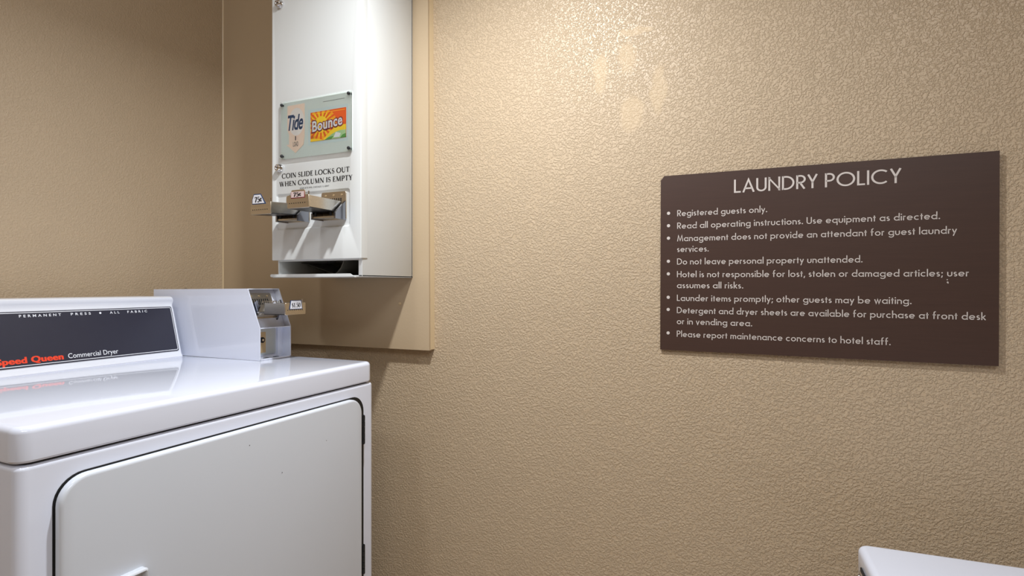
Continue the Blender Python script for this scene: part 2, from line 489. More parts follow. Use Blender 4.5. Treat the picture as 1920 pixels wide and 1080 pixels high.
def serif(ch, w):
    """High-contrast roman capital: ribbons carry their own widths."""
    T, t = (w or 0.15), 0.055 + 0.4 * max(0, (w or 0.15) - 0.15)
    S = []

    def ln(x0, y0, x1, y1, k):
        S.append(([(x0, y0), (x1, y1)], k))

    def sf(x, y, a=0.12):
        S.append(([(x - a, y), (x + a, y)], 0.04))

    def rd(cx, cy, rx, ry, a0, a1, n=26):
        p = arc(cx, cy, rx, ry, a0, a1, n)
        S.append((p, [t + (T - t) * abs(math.cos(math.radians(a0 + (a1 - a0) * i / n))) for i in range(n + 1)]))

    def stem(x):
        ln(x, 0, x, 1, T)
        sf(x, 0.02)
        sf(x, 0.98)

    W = 0.6
    if ch == ' ': return 0.22, []
    if ch == 'C': rd(0.45, 0.5, 0.38, 0.48, 42, 318); ln(0.74, 0.98, 0.74, 0.70, t); W = 0.80
    elif ch == 'O': rd(0.45, 0.5, 0.38, 0.48, 0, 360); W = 0.90
    elif ch == 'I': stem(0.14); W = 0.28
    elif ch == 'N':
        ln(0.12, 0, 0.12, 1, t); sf(0.12, 0.02); ln(0.08, 0.98, 0.66, 0.03, T); ln(0.68, 0, 0.68, 1, t); sf(0.68, 0.98); W = 0.8
    elif ch == 'S':
        p = arc(0.26, 0.73, 0.17, 0.24, 40, 270, 14) + arc(0.26, 0.26, 0.19, 0.24, 90, -140, 14)[1:]
        S.append((p, [t + (T - t) * max(0, 1 - abs(i / (len(p) - 1) - 0.5) * 2.6) for i in range(len(p))]))
        ln(0.41, 0.97, 0.41, 0.76, t); ln(0.09, 0.03, 0.09, 0.26, t); W = 0.52
    elif ch == 'L': stem(0.14); ln(0.14, 0.03, 0.52, 0.03, t); ln(0.51, 0.0, 0.53, 0.24, t); W = 0.56
    elif ch == 'D': stem(0.14); ln(0.14, 0.97, 0.36, 0.97, t); ln(0.14, 0.03, 0.36, 0.03, t); rd(0.34, 0.5, 0.38, 0.47, 90, -90); W = 0.80
    elif ch == 'E':
        stem(0.14)
        for y, x in ((0.97, 0.46), (0.52, 0.38), (0.03, 0.50)):
            ln(0.14, y, x, y, t)
        ln(0.46, 0.99, 0.46, 0.80, t); ln(0.50, 0.01, 0.51, 0.22, t); ln(0.38, 0.43, 0.38, 0.61, t); W = 0.54
    elif ch == 'K': stem(0.14); ln(0.18, 0.42, 0.58, 0.97, t); sf(0.58, 0.98, 0.10); ln(0.30, 0.55, 0.64, 0.02, T); sf(0.66, 0.02, 0.10); W = 0.74
    elif ch == 'U':
        S.append(([(0.14, 1), (0.14, 0.32)], T)); sf(0.14, 0.98)
        p = arc(0.39, 0.30, 0.25, 0.27, 180, 360, 16)
        S.append((p, [T + (t - T) * i / 16 for i in range(17)])); ln(0.64, 0.30, 0.64, 1, t); sf(0.64, 0.98, 0.10); W = 0.76
    elif ch == 'T': stem(0.32); ln(0.03, 0.97, 0.61, 0.97, t); ln(0.04, 0.99, 0.02, 0.76, t); ln(0.60, 0.99, 0.62, 0.76, t); W = 0.64
    elif ch == 'W':
        ln(0.10, 0.98, 0.34, 0.02, T); ln(0.34, 0.02, 0.54, 0.98, t); ln(0.50, 0.98, 0.74, 0.02, T); ln(0.74, 0.02, 0.96, 0.98, t)
        sf(0.10, 0.98); sf(0.50, 0.98); sf(0.96, 0.98, 0.10); W = 1.06
    elif ch == 'H': stem(0.14); stem(0.66); ln(0.14, 0.52, 0.66, 0.52, t); W = 0.80
    elif ch == 'M':
        ln(0.14, 0, 0.16, 0.98, t); sf(0.14, 0.02, 0.10); ln(0.16, 0.98, 0.46, 0.03, T); ln(0.46, 0.03, 0.78, 0.98, t); ln(0.80, 0, 0.78, 0.98, T); sf(0.80, 0.02); sf(0.80, 0.98, 0.1); sf(0.14, 0.98, 0.08); W = 0.94
    elif ch == 'P': stem(0.14); ln(0.14, 0.97, 0.30, 0.97, t); ln(0.14, 0.46, 0.30, 0.46, t); rd(0.28, 0.715, 0.23, 0.255, 90, -90); W = 0.56
    elif ch == 'Y': ln(0.10, 0.98, 0.34, 0.46, T); ln(0.58, 0.98, 0.34, 0.46, t); ln(0.34, 0.5, 0.34, 0, T); sf(0.34, 0.02); sf(0.10, 0.98); sf(0.58, 0.98, 0.10); W = 0.68
    elif ch == '7': ln(0.06, 0.95, 0.50, 0.95, 0.12); ln(0.48, 0.95, 0.20, 0.0, T); ln(0.07, 0.98, 0.07, 0.74, t); W = 0.54
    elif ch == '5':
        ln(0.12, 0.95, 0.48, 0.95, 0.12); ln(0.13, 0.97, 0.11, 0.52, t); rd(0.24, 0.33, 0.23, 0.29, 130, -140); W = 0.54
    elif ch == '1': ln(0.20, 0, 0.20, 1, T); ln(0.04, 0.80, 0.20, 0.97, t); sf(0.20, 0.02, 0.16); W = 0.38
    elif ch == '0': rd(0.27, 0.5, 0.20, 0.47, 0, 360); W = 0.54
    elif ch == '.': ln(0.04, 0.08, 0.18, 0.08, 0.15); W = 0.22
    elif ch == '$':
        p = arc(0.25, 0.70, 0.16, 0.20, 35, 270, 12) + arc(0.25, 0.29, 0.17, 0.21, 90, -140, 12)[1:]
        S.append((p, [t + (T - t) * max(0, 1 - abs(i / (len(p) - 1) - 0.5) * 2) for i in range(len(p))])); ln(0.25, -0.08, 0.25, 1.06, t); W = 0.5
    elif ch == '\u00a2': rd(0.24, 0.45, 0.19, 0.26, 45, 315); ln(0.30, 0.05, 0.30, 0.85, t); W = 0.46
    return W, S


def write(mb, text, font, weight, cap, u0, v0, fn, width=None, gap=0.13, mi=0, d=0.0004):
    """Sets a line in a ribbon font from (u0, v0), stretched to the given width."""
    x, items = 0.0, []
    for ch in text:
        if font is sans:
            W, rib, dots = sans(ch, weight)
            for p in rib:
                items.append(strip([(a + x, b) for a, b in p], weight))
            for cx, cy, r in dots:
                items.append(disc(cx + x, cy, r))
        else:
            W, rib = serif(ch, weight)
            for p, k in rib:
                items.append(strip([(a + x, b) for a, b in p], k))
        x += W + gap
    x -= gap
    sx = cap if width is None else width / x
    for vs, fs in items:
        mb.add([fn(u0 + p[0] * sx, v0 + p[1] * cap, d) for p in vs], fs, mi)


def type_mesh(text, bold=0.0, shear=0.0, spacing=1.0, word=1.0):
    """2D outline of the built-in sans typeface as (verts, faces), left edge and baseline at 0."""
    cu = bpy.data.curves.new('type', 'FONT')
    cu.body = text
    cu.size = 1.0
    cu.offset = bold
    cu.shear = shear
    cu.space_character = spacing
    cu.space_word = word
    cu.resolution_u = 4
    o = bpy.data.objects.new('type', cu)
    COL.objects.link(o)
    dg = bpy.context.evaluated_depsgraph_get()
    me = bpy.data.meshes.new_from_object(o.evaluated_get(dg))
    vs = [(v.co.x, v.co.y) for v in me.vertices]
    fs = [tuple(p.vertices) for p in me.polygons]
    bpy.data.objects.remove(o)
    bpy.data.curves.remove(cu)
    bpy.data.meshes.remove(me)
    return vs, fs


def typeset(mb, text, u0, v0, width, cap, fn, mi=0, d=0.0004, **kw):
    vs, fs = type_mesh(text, **kw)
    x0, x1 = min(p[0] for p in vs), max(p[0] for p in vs)
    sx, sy = width / (x1 - x0), cap / 0.70
    mb.add([fn(u0 + (p[0] - x0) * sx, v0 + p[1] * sy, d) for p in vs], fs, mi)


# ------------------------------------------------------------------ the room
RX, RY, RZ = 3.1, -2.7, 2.44
MB().box(-0.1, RX + 0.1, 0, 0.1, 0, RZ).build('wall_back', 'wall_rough', kind='structure')
MB().box(-0.1, 0, RY, 0, 0, RZ).build('wall_left', 'wall_fine', kind='structure')
MB().box(RX, RX + 0.1, RY, 0, 0, RZ).build('wall_right', 'wall_fine', kind='structure')
MB().box(-0.1, RX + 0.1, RY - 0.1, RY, 0, RZ).build('wall_front', 'wall_fine', kind='structure')
MB().box(-0.1, RX + 0.1, RY - 0.1, 0.1, -0.05, 0).build('floor', 'floor', kind='structure')
MB().box(-0.1, RX + 0.1, RY - 0.1, 0.1, RZ, RZ + 0.05).build('ceiling', 'ceiling', kind='structure')

# ------------------------------------------------------------------ mounting board behind the dispenser
R0 = (0.39, -0.009, 0.92)
t = thing('mounting_board', 'flat tan painted board on the wall, carrying the white dispenser', 'board', R0)
MB().loft([[(x, y, z) for x, z in ((0.0004, 0.921), (0.759, 0.924), (0.7535, 2.2), (0.0004, 2.2))] for y in (0.0, -0.021)]).build('panel', 'board', t, R0)
mb = MB()
mb.lathe((0.668, -0.021, 1.044), (0, -1, 0), [(0.0042, -0.001), (0.004, 0.0012), (0.0022, 0.003)], 10)
mb.build('nail_head', 'paint_lump', t, R0)
mb = MB()
pts = []
z = 0.926
while z < 1.9:
    x = 0.759 - (z - 0.924) * 0.0043
    dx = random.uniform(-0.0004, 0.0004)
    pts.append([(x - 0.0005, 0, z), (x + 0.0028 + dx, 0, z), (x + 0.0022 + dx, -0.004, z), (x - 0.0005, -0.0185, z)])
    z += 0.03
mb.loft(pts)
mb.build('caulk_bead', 'paint_lump', t, R0)
mb = MB()
mb.prism([(0.0003, -0.0205), (0.0034, -0.0208), (0.0026, -0.0226), (0.0003, -0.0240)], lambda u, v, d: (u, v, d), 0.922, 2.19)
mb.build('caulk_bead', 'paint_lump', t, R0)

# ------------------------------------------------------------------ detergent dispenser
YF = -0.2287
F = lambda u, v, d: (u, YF - d, v)
R0 = (0.57, -0.021, 1.112)
disp = thing('detergent_dispenser', 'white metal coin vending cabinet hung on the tan board above the dryer', 'dispenser', R0)
mb = MB()
XL, XR, YB, ZB, ZT = 0.4475, 0.7076, -0.0215, 1.112, 2.06
yo = -0.2215
mb.box(XR - 0.0110, XR, yo, YB, ZB, ZT, 0.0008)
mb.box(XL, XL + 0.0035, yo, YB, ZB, ZT, 0.0008)
mb.box(XL, XR, YB - 0.003, YB, ZB, ZT)
mb.box(XL, XR, yo, YB, ZB, ZB + 0.003)
mb.box(XL, XR, yo, YB, ZT - 0.003, ZT)
mb.box(XL + 0.0035, XR - 0.011, yo, yo + 0.004, 1.150, 1.158)
mb.build('cabinet', 'cream', disp, R0)
mb = MB()
# chute: a curved scoop on the soap side, a dark bin on the other
prof = [(0.452, 1.149), (0.47, 1.146), (0.50, 1.138), (0.53, 1.129), (0.56, 1.120), (0.585, 1.1165)]
mb.loft([[(x, y, z) for x, z in prof] + [(x, y, z + 0.0015) for x, z in reversed(prof)] for y in (-0.045, -0.150)])
prof2 = [(0.606 + 0.016 * math.sin(a), 1.1535 - 0.039 * a / 1.5) for a in (0, 0.3, 0.6, 0.9, 1.2, 1.5)]
prof2 = [(0.634, 1.153), (0.631, 1.143), (0.625, 1.133), (0.616, 1.124), (0.604, 1.117), (0.592, 1.1155)]
mb.loft([[(x, y, z) for x, z in prof2] + [(x + 0.002, y, z) for x, z in reversed(prof2)] for y in (-0.06, -0.200)])
mb.box(0.452, 0.6965, -0.060, -0.057, 1.1155, 1.153)
mb.build('chute', 'shade_inside', disp, R0)

# front panel: a pan-shaped door with an embossed field for the coin slides
PX0, PX1, PZ0, PZ1 = 0.4345, 0.7100, 1.1530, 2.07
mb = MB()
lo = rr_loops(F, (PX0, PZ0, PX1, PZ1), 0.002, [(0.001, -0.0235)] + rounded(0.0015, 0.0, 3))
mb.loft(lo, cap1=False)
fld = (0.4475, 1.2265, 0.6785, 1.3165)
ins = [[F(u, v, d) for u, v in rrect(fld[0] + i, fld[1] + i, fld[2] - i, fld[3] - i, max(0.008 - i, 0.002))] for i, d in ((0, 0), (0.0018, -0.0008), (0.004, -0.0035), (0.006, -0.0040))]
mb.loft([lo[-1]] + ins, cap0=False)
front = mb.build('front_panel', 'cream', disp, R0)
mb = MB()
write(mb, 'COIN SLIDE LOCKS OUT', serif, 0.19, 0.0118, 0.4680, 1.3530, F, 0.2085, 0.09)
write(mb, 'WHEN COLUMN IS EMPTY', serif, 0.19, 0.0118, 0.4600, 1.3335, F, 0.2255, 0.09)
typeset(mb, 'VEND-RITE MFG. CHICAGO, IL 60647', 0.5255, 1.3233, 0.091, 0.0036, F, spacing=1.1)
mb.build('lettering', 'print_black', front, R0)

# the slanted delivery tray lip under the chute opening
mb = MB()
lip = [(0.4312, 1.1160), (0.4325, 1.1183), (0.4350, 1.1190), (0.6790, 1.1190), (0.6890, 1.1137), (0.6930, 1.1120), (0.4350, 1.1120), (0.4320, 1.1132)]
mb.prism(lip, lambda u, v, d: (u, d, v), -0.2310, -0.2285)
mb.box(0.4375, 0.6900, -0.2290, -0.2000, 1.1105, 1.1122)
mb.build('delivery_tray', 'cream', disp, R0)

for zz in (1.7805, 1.3787):
    b = (0.4630, YF, zz)
    mb = MB()
    mb.lathe(b, (0, -1, 0), [(0.0100, -0.001), (0.0100, 0.0035), (0.0092, 0.0045), (0.0086, 0.0105), (0.0078, 0.0115), (0.0058, 0.0115), (0.0056, 0.0095), (0.0040, 0.0098)], 24)
    lk = mb.build('lock', 'chrome', disp, R0)
    MB().box(b[0] - 0.0032, b[0] + 0.0032, YF - 0.0102, YF - 0.0094, zz - 0.0009, zz + 0.0009).build('keyhole', 'hole', lk, R0)
    lk.data.polygons.update()

# product window: pale backing, clear cover, four screws; two sample cards behind the cover
WX0, WZ0, WX1, WZ1 = 0.4665, 1.3980, 0.6868, 1.5377
mb = MB()
mb.loft(rr_loops(F, (WX0 + 0.001, WZ0 + 0.001, WX1 - 0.001, WZ1 - 0.001), 0.004, [(0, 0.0), (0, 0.0012)]))
backing = mb.build('display_backing', 'plexi_back', disp, R0)
mb = MB()
mb.loft(rr_loops(F, (WX0, WZ0, WX1, WZ1), 0.005, [(0, 0.0034), (0, 0.0058), (0.0006, 0.0064)]))
cover = mb.build('display_cover', 'plexi', disp, R0)
cover['label'] = 'clear acrylic display cover'
for u, v in ((0.4745, 1.5300), (0.6795, 1.5305), (0.4745, 1.4060), (0.6795, 1.4055)):
    mb = MB()
    mb.lathe(F(u, v, 0.0012), (0, -1, 0), [(0.0022, 0), (0.0022, 0.0052), (0.0040, 0.0053), (0.0038, 0.0070), (0.0026, 0.0084), (0.001, 0.0088)], 16)
    mb.build('screw', 'dark_metal', cover, R0)
mb = MB()
mb.prism([(0.600, 1.5225), (0.664, 1.5228), (0.664, 1.5234), (0.600, 1.5231)], F, 0.0012, 0.0016)
mb.build('scratch', 'dark_metal', backing, R0)


def poly(mb, pts, d, mi):
    mb.add([F(u, v, d) for u, v in pts], [tuple(range(len(pts)))], mi)


# peach detergent card shaped like an arrow
mb = MB()
arrow = [(0.4885, 1.5270), (0.5430, 1.5275), (0.5430, 1.4500), (0.5400, 1.4290), (0.5140, 1.4110), (0.4855, 1.4330), (0.4940, 1.4330), (0.4935, 1.4560), (0.4885, 1.4700)]
mb.prism(arrow, F, 0.0012, 0.0018, 0)
poly(mb, [(0.518 + 0.0245 * math.cos(a * PI / 14), 1.486 + 0.0335 * math.sin(a * PI / 14)) for a in range(28)], 0.0019, 1)
typeset(mb, 'Tide', 0.4900, 1.4675, 0.0490, 0.0360, F, 2, 0.0021, bold=0.022, shear=0.28, spacing=0.92)
typeset(mb, '1', 0.5135, 1.4415, 0.0028, 0.0100, F, 3, 0.0021, bold=0.015)
typeset(mb, 'LOAD', 0.5070, 1.4270, 0.0165, 0.0112, F, 3, 0.0021, bold=0.006, spacing=1.1)
c = mb.build('detergent_card', ['peach', 'peach_pale', 'print_navy', 'print_black'], disp, R0)
c['label'] = 'peach arrow-shaped detergent card'
# orange dryer-sheet box front
BX0, BZ0, BX1, BZ1 = 0.5625, 1.4325, 0.6690, 1.5015
mb = MB()
mb.prism([(0.5545, 1.4250), (0.6745, 1.4250), (0.6745, 1.5095), (0.5545, 1.5095)], F, 0.0012, 0.0015, 0)
mb.prism([(BX0, BZ0), (BX1, BZ0), (BX1, BZ1), (BX0, BZ1)], F, 0.0015, 0.0022, 1)
bw, bh = BX1 - BX0, BZ1 - BZ0
Q = lambda a, b: (BX0 + a * bw, BZ0 + b * bh)
cx, cy = 0.30, 0.55
for k in range(18):                                   # sunburst
    a = 2 * PI * k / 18
    for da, l, mi, d in ((0.10, 0.46, 2, 0.00228), (0.05, 0.36, 3, 0.00234)):
        p = [Q(cx, cy)]
        for s in (-da, da):
            uu, vv = cx + l * math.cos(a + s) * 0.95, cy + l * math.sin(a + s) * 1.15
            p.append(Q(min(max(uu, 0.0), 1.0), min(max(vv, 0.0), 1.0)))
        poly(mb, p, d, mi)
poly(mb, [Q(cx + 0.19 * math.cos(i * PI / 10), cy + 0.28 * math.sin(i * PI / 10)) for i in range(20)], 0.00238, 3)
poly(mb, [Q(0, 0), Q(0.38, 0), Q(0.30, 0.04), Q(0.14, 0.09), Q(0, 0.10)], 0.0024, 3)
swoosh = [Q(0.36 + 0.64 * s, 0.02 + 0.42 * math.sin(min(s * 1.25, 1) * PI / 2)) for s in [i / 12 for i in range(13)]]
low = [Q(0.40 + 0.60 * s, 0.0 + 0.26 * math.sin(min(s * 1.25, 1) * PI / 2)) for s in [i / 12 for i in range(13)]]
for i in range(12):
    poly(mb, [swoosh[i], swoosh[i + 1], low[i + 1], low[i]], 0.00244, 3)
    g0, g1 = Q(0.40 + 0.60 * i / 12, 0.0), Q(0.40 + 0.60 * (i + 1) / 12, 0.0)
    poly(mb, [low[i], low[i + 1], g1, g0], 0.00242, 5)
poly(mb, [Q(0.66, 0.05), Q(0.82, 0.04), Q(0.86, 0.16), Q(0.72, 0.22)], 0.00248, 7)
poly(mb, [Q(0.40, 0.0), Q(0.60, 0.0), Q(0.66, 0.10), Q(0.52, 0.08)], 0.00248, 6)
poly(mb, [Q(0.84, 0.0), Q(1.0, 0.0), Q(1.0, 0.14), Q(0.90, 0.10)], 0.00248, 6)
B2 = lambda u, v, d: F(u, v + (u - BX0 - 0.006) * 0.09, d)
typeset(mb, 'Bounce', BX0 + 0.0030, BZ0 + 0.0218, bw - 0.0110, 0.0262, B2, 4, 0.00252, bold=0.075, spacing=1.0)
typeset(mb, 'Bounce', BX0 + 0.0055, BZ0 + 0.0230, bw - 0.0160, 0.0240, B2, 7, 0.00264, bold=0.022, spacing=1.05)
mb.prism([Q(0.05, 0.93), Q(0.97, 0.93), Q(0.97, 0.945), Q(0.05, 0.945)], F, 0.0022, 0.0023, 3)
typeset(mb, '20', BX0 + 0.004, BZ0 + 0.007, 0.006, 0.005, F, 4, 0.0026)
c = mb.build('dryer_sheet_card', ['film', 'orange', 'amber', 'yellow', 'maroon', 'leafgreen', 'green', 'print_white'], disp, R0)
c['label'] = 'orange and yellow dryer sheet card'

# ------------------------------------------------------------------ coin slides
def coin_slide(fn, u0, v0, parent, root, reach, style, drop=0.0):
    """A push-in coin slide; fn(u, v, d): u across, v up, d outwards from the mounting plate."""
    w = 0.074
    mb = MB()
    # mounting plate with three rivets, comb slots and a guide below
    mb.loft(rr_loops(fn, (u0, v0, u0 + w, v0 + 0.066), 0.004, [(0, -0.001), (0, 0.0015), (0.0006, 0.0021)], 4), 0)
    for k in range(3):
        mb.loft([[fn(u0 + 0.013 + 0.024 * k + 0.0022 * math.cos(a * PI / 5), v0 + 0.058 + 0.0022 * math.sin(a * PI / 5), d) for a in range(10)] for d in (0.002, 0.0033)], 1)
    for k in range(8):
        uu = u0 + 0.014 + k * 0.0062
        mb.loft(rr_loops(fn, (uu, v0 + 0.035, uu + 0.0030, v0 + 0.051), 0.001, [(0, 0.002), (0, 0.0024)], 2), 2)
    mb.loft(rr_loops(fn, (u0 + 0.003, v0 + 0.002, u0 + w - 0.003, v0 + 0.0055), 0.001, [(0, 0.0), (0, 0.034)], 2), 0)
    for uu in (u0 + 0.001, u0 + w - 0.0055):
        mb.loft([[fn(a, b, d) for a, b, d in ((uu, v0 - 0.001, 0), (uu + 0.0045, v0 - 0.001, 0), (uu + 0.0045, v0 + 0.045, 0), (uu, v0 + 0.045, 0))],
                 [fn(a, b, d) for a, b, d in ((uu, v0 - 0.001, 0.036), (uu + 0.0045, v0 - 0.001, 0.036), (uu + 0.0045, v0 + 0.013, 0.036), (uu, v0 + 0.013, 0.036))]] if style == 0 else [[fn(a, b, 0) for a, b in ((uu, v0 - 0.006), (uu + 0.0045, v0 - 0.006), (uu + 0.0045, v0 + 0.032), (uu, v0 + 0.032))], [fn(a, b, 0.030) for a, b in ((uu, v0 + 0.020), (uu + 0.0045, v0 + 0.020), (uu + 0.0045, v0 + 0.036), (uu, v0 + 0.036))]], 3)
    for uu in (u0 + 0.012, u0 + w - 0.018):
        mb.loft(rr_loops(fn, (uu, v0 + 0.0058, uu + 0.005, v0 + 0.0145), 0.001, [(0, 0.034), (0, 0.0365)], 2), 2)
    mb.build('mounting_plate', ['steel_warm', 'brass', 'hole', 'chrome_dark'], parent, root)
    return w


def slide_body(fn, u0, v0, reach, drop, name, parent, root, start=0.002):
    """The tongue: a shallow tray with side walls, its end plate standing across the front."""
    mb = MB()
    a0, a1 = u0 + 0.004, u0 + 0.064
    vb, vt = v0 + 0.017, v0 + 0.042
    fd = lambda u, v, d: fn(u, v - drop * max(d, 0) / reach, d)
    mb.loft([[fd(*p, d) for p in ((a0 + 0.001, vb + 0.0006), (a1 - 0.001, vb + 0.0006), (a1 - 0.001, vb + 0.004), (a0 + 0.001, vb + 0.004))] for d in (0.0, reach - 0.0005)], 0)
    for x0, x1 in ((a0, a0 + 0.003), (a1 - 0.003, a1)):
        mb.loft([[fd(*p, d) for p in ((x0, vb), (x1, vb), (x1, vt), (x0, vt))] for d in (start, reach)], 0)
    mb.loft([[fd(*p, d) for p in ((a0 + 0.001, vt - 0.004), (a1 - 0.001, vt - 0.004), (a1 - 0.001, vt - 0.0006), (a0 + 0.001, vt - 0.0006))] for d in (start + 0.004, reach - 0.0005)], 0)
    mb.loft([[fd(*p, d) for p in ((a0 - 0.001, vb - 0.0016), (a1 + 0.001, vb - 0.0016), (a1 + 0.001, vb), (a0 - 0.001, vb))] for d in (start, reach - 0.0005)], 2)  # added under-plate, its dark colour stands in for the underside's shade
    for k in range(7):                              # coin pins on the tray
        uu = a0 + 0.010 + k * 0.0064
        mb.loft([[fd(uu + 0.0016 * math.cos(q * PI / 4), vt + (0.005 if j else 0) * 1.0, 0.018 + 0.0016 * math.sin(q * PI / 4)) for q in range(8)] for j in (0, 1)], 1)
    o = mb.build(name, ['steel', 'chrome', 'dark_metal'], parent, root)
    return o, fd, a0, a1, vb, vt


def end_plate(fd, a0, a1, vb, vt, reach, name, parent, root, tab):
    mb = MB()
    mb.loft(rr_loops(fd, (a0 - 0.001, vb - 0.002, a1 + 0.001, vt + 0.0015), 0.0025, [(0, reach), (0, reach + 0.0024), (0.0006, reach + 0.003)], 3), 0)
    for k in range(8):
        uu = a0 + 0.006 + k * 0.0063
        mb.loft([[fd(uu + 0.0012 * math.cos(q * PI / 4), vb + 0.009 + 0.0012 * math.sin(q * PI / 4), d) for q in range(8)] for d in (reach + 0.003, reach + 0.0033)], 1)
    if tab:
        mb.loft(rr_loops(fd, (a0 + 0.011, vt - 0.002, a0 + 0.049, vt + 0.0125), 0.003, [(0, reach + 0.0006), (0, reach + 0.0028)], 3), 0)
    for uu, hh in ((a0 + 0.0015, 0.003), (a1 - 0.004, 0.009)):
        mb.loft([[fd(uu + 0.0014 * math.cos(q * PI / 4), vt + dv, reach - 0.002 + 0.0014 * math.sin(q * PI / 4)) for q in range(8)] for dv in (0, hh)], 2)
    mb.build(name, ['steel_warm', 'hole', 'chrome'], parent, root)


FS = lambda u, v, d: F(u, v, d - 0.004)
for idx, (u0, v0, drop) in enumerate(((0.4800, 1.2440, 0.008), (0.5910, 1.2440, 0.000))):
    body, fd, a0, a1, vb, vt = slide_body(FS, u0, v0, 0.106, drop, 'coin_slide', disp, R0)
    coin_slide(FS, u0, v0, body, R0, 0.106, 0)
    end_plate(fd, a0, a1, vb, vt, 0.106, 'end_plate', body, R0, idx == 1)
    mb = MB()
    e = 0.106
    if idx == 0:                                    # trapezoid card standing on the end plate
        b0, b1, t0, t1 = a0 + 0.006, a0 + 0.044, a0 + 0.011, a0 + 0.030
        z0, z1 = vt - 0.002, vt + 0.0185
        mb.prism([(b0 - 0.0015, z0 - 0.0015), (b1 + 0.003, z0 - 0.0015), (t1 + 0.0012, z1 + 0.0012), (t0 - 0.0012, z1 + 0.0012), (b0 - 0.0015, z0 + 0.010)], fd, e + 0.003, e + 0.0036, 1)
        mb.prism([(b0 + 0.0003, z0 + 0.0003), (b1 - 0.0015, z0 + 0.0003), (t1, z1 - 0.0008), (t0, z1 - 0.0008), (b0 + 0.0003, z0 + 0.0095)], fd, e + 0.0036, e + 0.0040, 0)
        write(mb, '75\u00a2', serif, 0.24, 0.0118, b0 + 0.0070, z0 + 0.0030, fd, 0.0225, 0.05, 2, e + 0.0043)
        mb.build('price_tag', ['tag_white', 'print_navy', 'print_black'], body, R0)['label'] = 'white 75 cent price tag, slanted on one side'
    else:
        b0, b1, z0, z1 = a0 + 0.0115, a0 + 0.0485, vt - 0.004, vt + 0.0085
        mb.prism([(b0 - 0.0012, z0 - 0.0016), (b1 + 0.0012, z0 - 0.0016), (b1 + 0.0012, z1), (b0 - 0.0012, z1)], fd, e + 0.003, e + 0.0036, 1)
        mb.prism([(b0, z0), (b1, z0), (b1, z1), (b0, z1)], fd, e + 0.0036, e + 0.0040, 0)
        write(mb, '75\u00a2', serif, 0.24, 0.0092, b0 + 0.0068, z0 + 0.0018, fd, 0.0225, 0.05, 2, e + 0.0043)
        mb.build('price_tag', ['tag_pink', 'maroon', 'print_black'], body, R0)['label'] = 'pinkish 75 cent price tag with dark red edge'

# ------------------------------------------------------------------ dryer
R0 = (0.365, -0.53, 0.0)
dry = thing('clothes_dryer', 'white commercial dryer with black control panel, standing on the floor in the corner', 'dryer', R0)
XF = 0.708
Y0, Y1 = -0.872, -0.180
G = lambda u, v, d: (XF + d, u, v)                  # front face: u along y, v up, d outwards
V = lambda u, v, d: (u, v, d)
mb = MB()
mb.loft(rr_loops(V, (0.02, Y0, XF, Y1), 0.014, [(0, 0.015)] + [(i, d) for i, d in rounded(0.006, 0.8650, 4)], 6))
mb.build('cabinet', 'enamel', dry, R0)
mb = MB()
mb.loft(rr_loops(V, (0.03, Y0 + 0.010, XF - 0.008, Y1 - 0.010), 0.012, [(0, 0.862), (0, 0.873)], 6))
mb.build('seam_strip', 'rubber_and_gap', dry, R0)  # black strip set in the groove under the top panel
mb = MB()
mb.loft(rr_loops(V, (0.02, Y0 - 0.001, XF + 0.001, Y1 - 0.003), 0.020, [(0.0025, 0.8685), (0.0, 0.8715)] + rounded(0.009, 0.914, 5), 8))
mb.build('top_panel', 'enamel', dry, R0)
for yy in (Y0 + 0.05, Y1 - 0.05):
    for xx in (0.07, 0.65):
        MB().lathe((xx, yy, 0), (0, 0, 1), [(0.02, 0), (0.02, 0.01), (0.01, 0.012), (0.01, 0.017)]).build('foot', 'rubber_and_gap', dry, R0)
# door with hinges and pull; black slab paints the shadow in its gap
DR = (-0.832, 0.270, -0.2390, 0.840)
mb = MB()
mb.loft(rr_loops(G, (DR[0] - 0.0018, DR[1], DR[2] + 0.0199, DR[3] + 0.0018), 0.037, [(0, -0.001), (0, 0.0010)], 8) + rr_loops(G, DR, 0.036, [(0.002, 0.0010), (0.002, 0.0035)], 8))
mb.build('door_gap_shade', 'rubber_and_gap', dry, R0)
mb = MB()
mb.loft(rr_loops(G, DR, 0.036, [(0.001, 0.0022), (0.0, 0.0035)] + rounded(0.0050, 0.0145, 5), 10))
for u, v in ((-0.353, 0.7716), (-0.542, 0.8106), (-0.4693, 0.7409)):   # chips in the enamel
    mb.loft([[G(u + 0.0009 * math.cos(i * PI / 4), v + 0.0007 * math.sin(i * PI / 4), d) for i in range(8)] for d in (0.0140, 0.01475)], 1)
door = mb.build('door', ['enamel_door', 'hole'], dry, R0)
for z0, z1 in ((0.734, 0.798), (0.441, 0.506)):
    mb = MB()
    yh = DR[2] + 0.0062
    n = 5
    for k in range(n):
        a, b = z0 + (z1 - z0) * k / n + 0.0005, z0 + (z1 - z0) * (k + 1) / n - 0.0005
        mb.rod((XF + 0.0125, yh, a), (XF + 0.0125, yh, b), 0.0032, 12)
    mb.box(XF - 0.001, XF + 0.0012, yh - 0.002, yh + 0.0065, z0 + 0.001, z1 - 0.001)
    mb.rod((XF + 0.0125, yh, z0 - 0.001), (XF + 0.0125, yh, z1 + 0.001), 0.0019, 10)
    mb.build('hinge', 'dark_metal', door, R0)
HX = XF + 0.0145
HG = lambda u, v, d: (HX + d, u, v)
mb = MB()
HR = (-0.815, 0.560, -0.7240, 0.6835)
lo = rr_loops(HG, HR, 0.006, [(0.0, -0.001), (0.0005, 0.005)] + rounded(0.0035, 0.011, 3), 5)
mb.loft(lo + rr_loops(HG, HR, 0.006, [(0.0050, 0.0095), (0.0060, 0.0004)], 5))
mb.build('pull_handle', 'enamel_door', door, R0)
mb = MB()
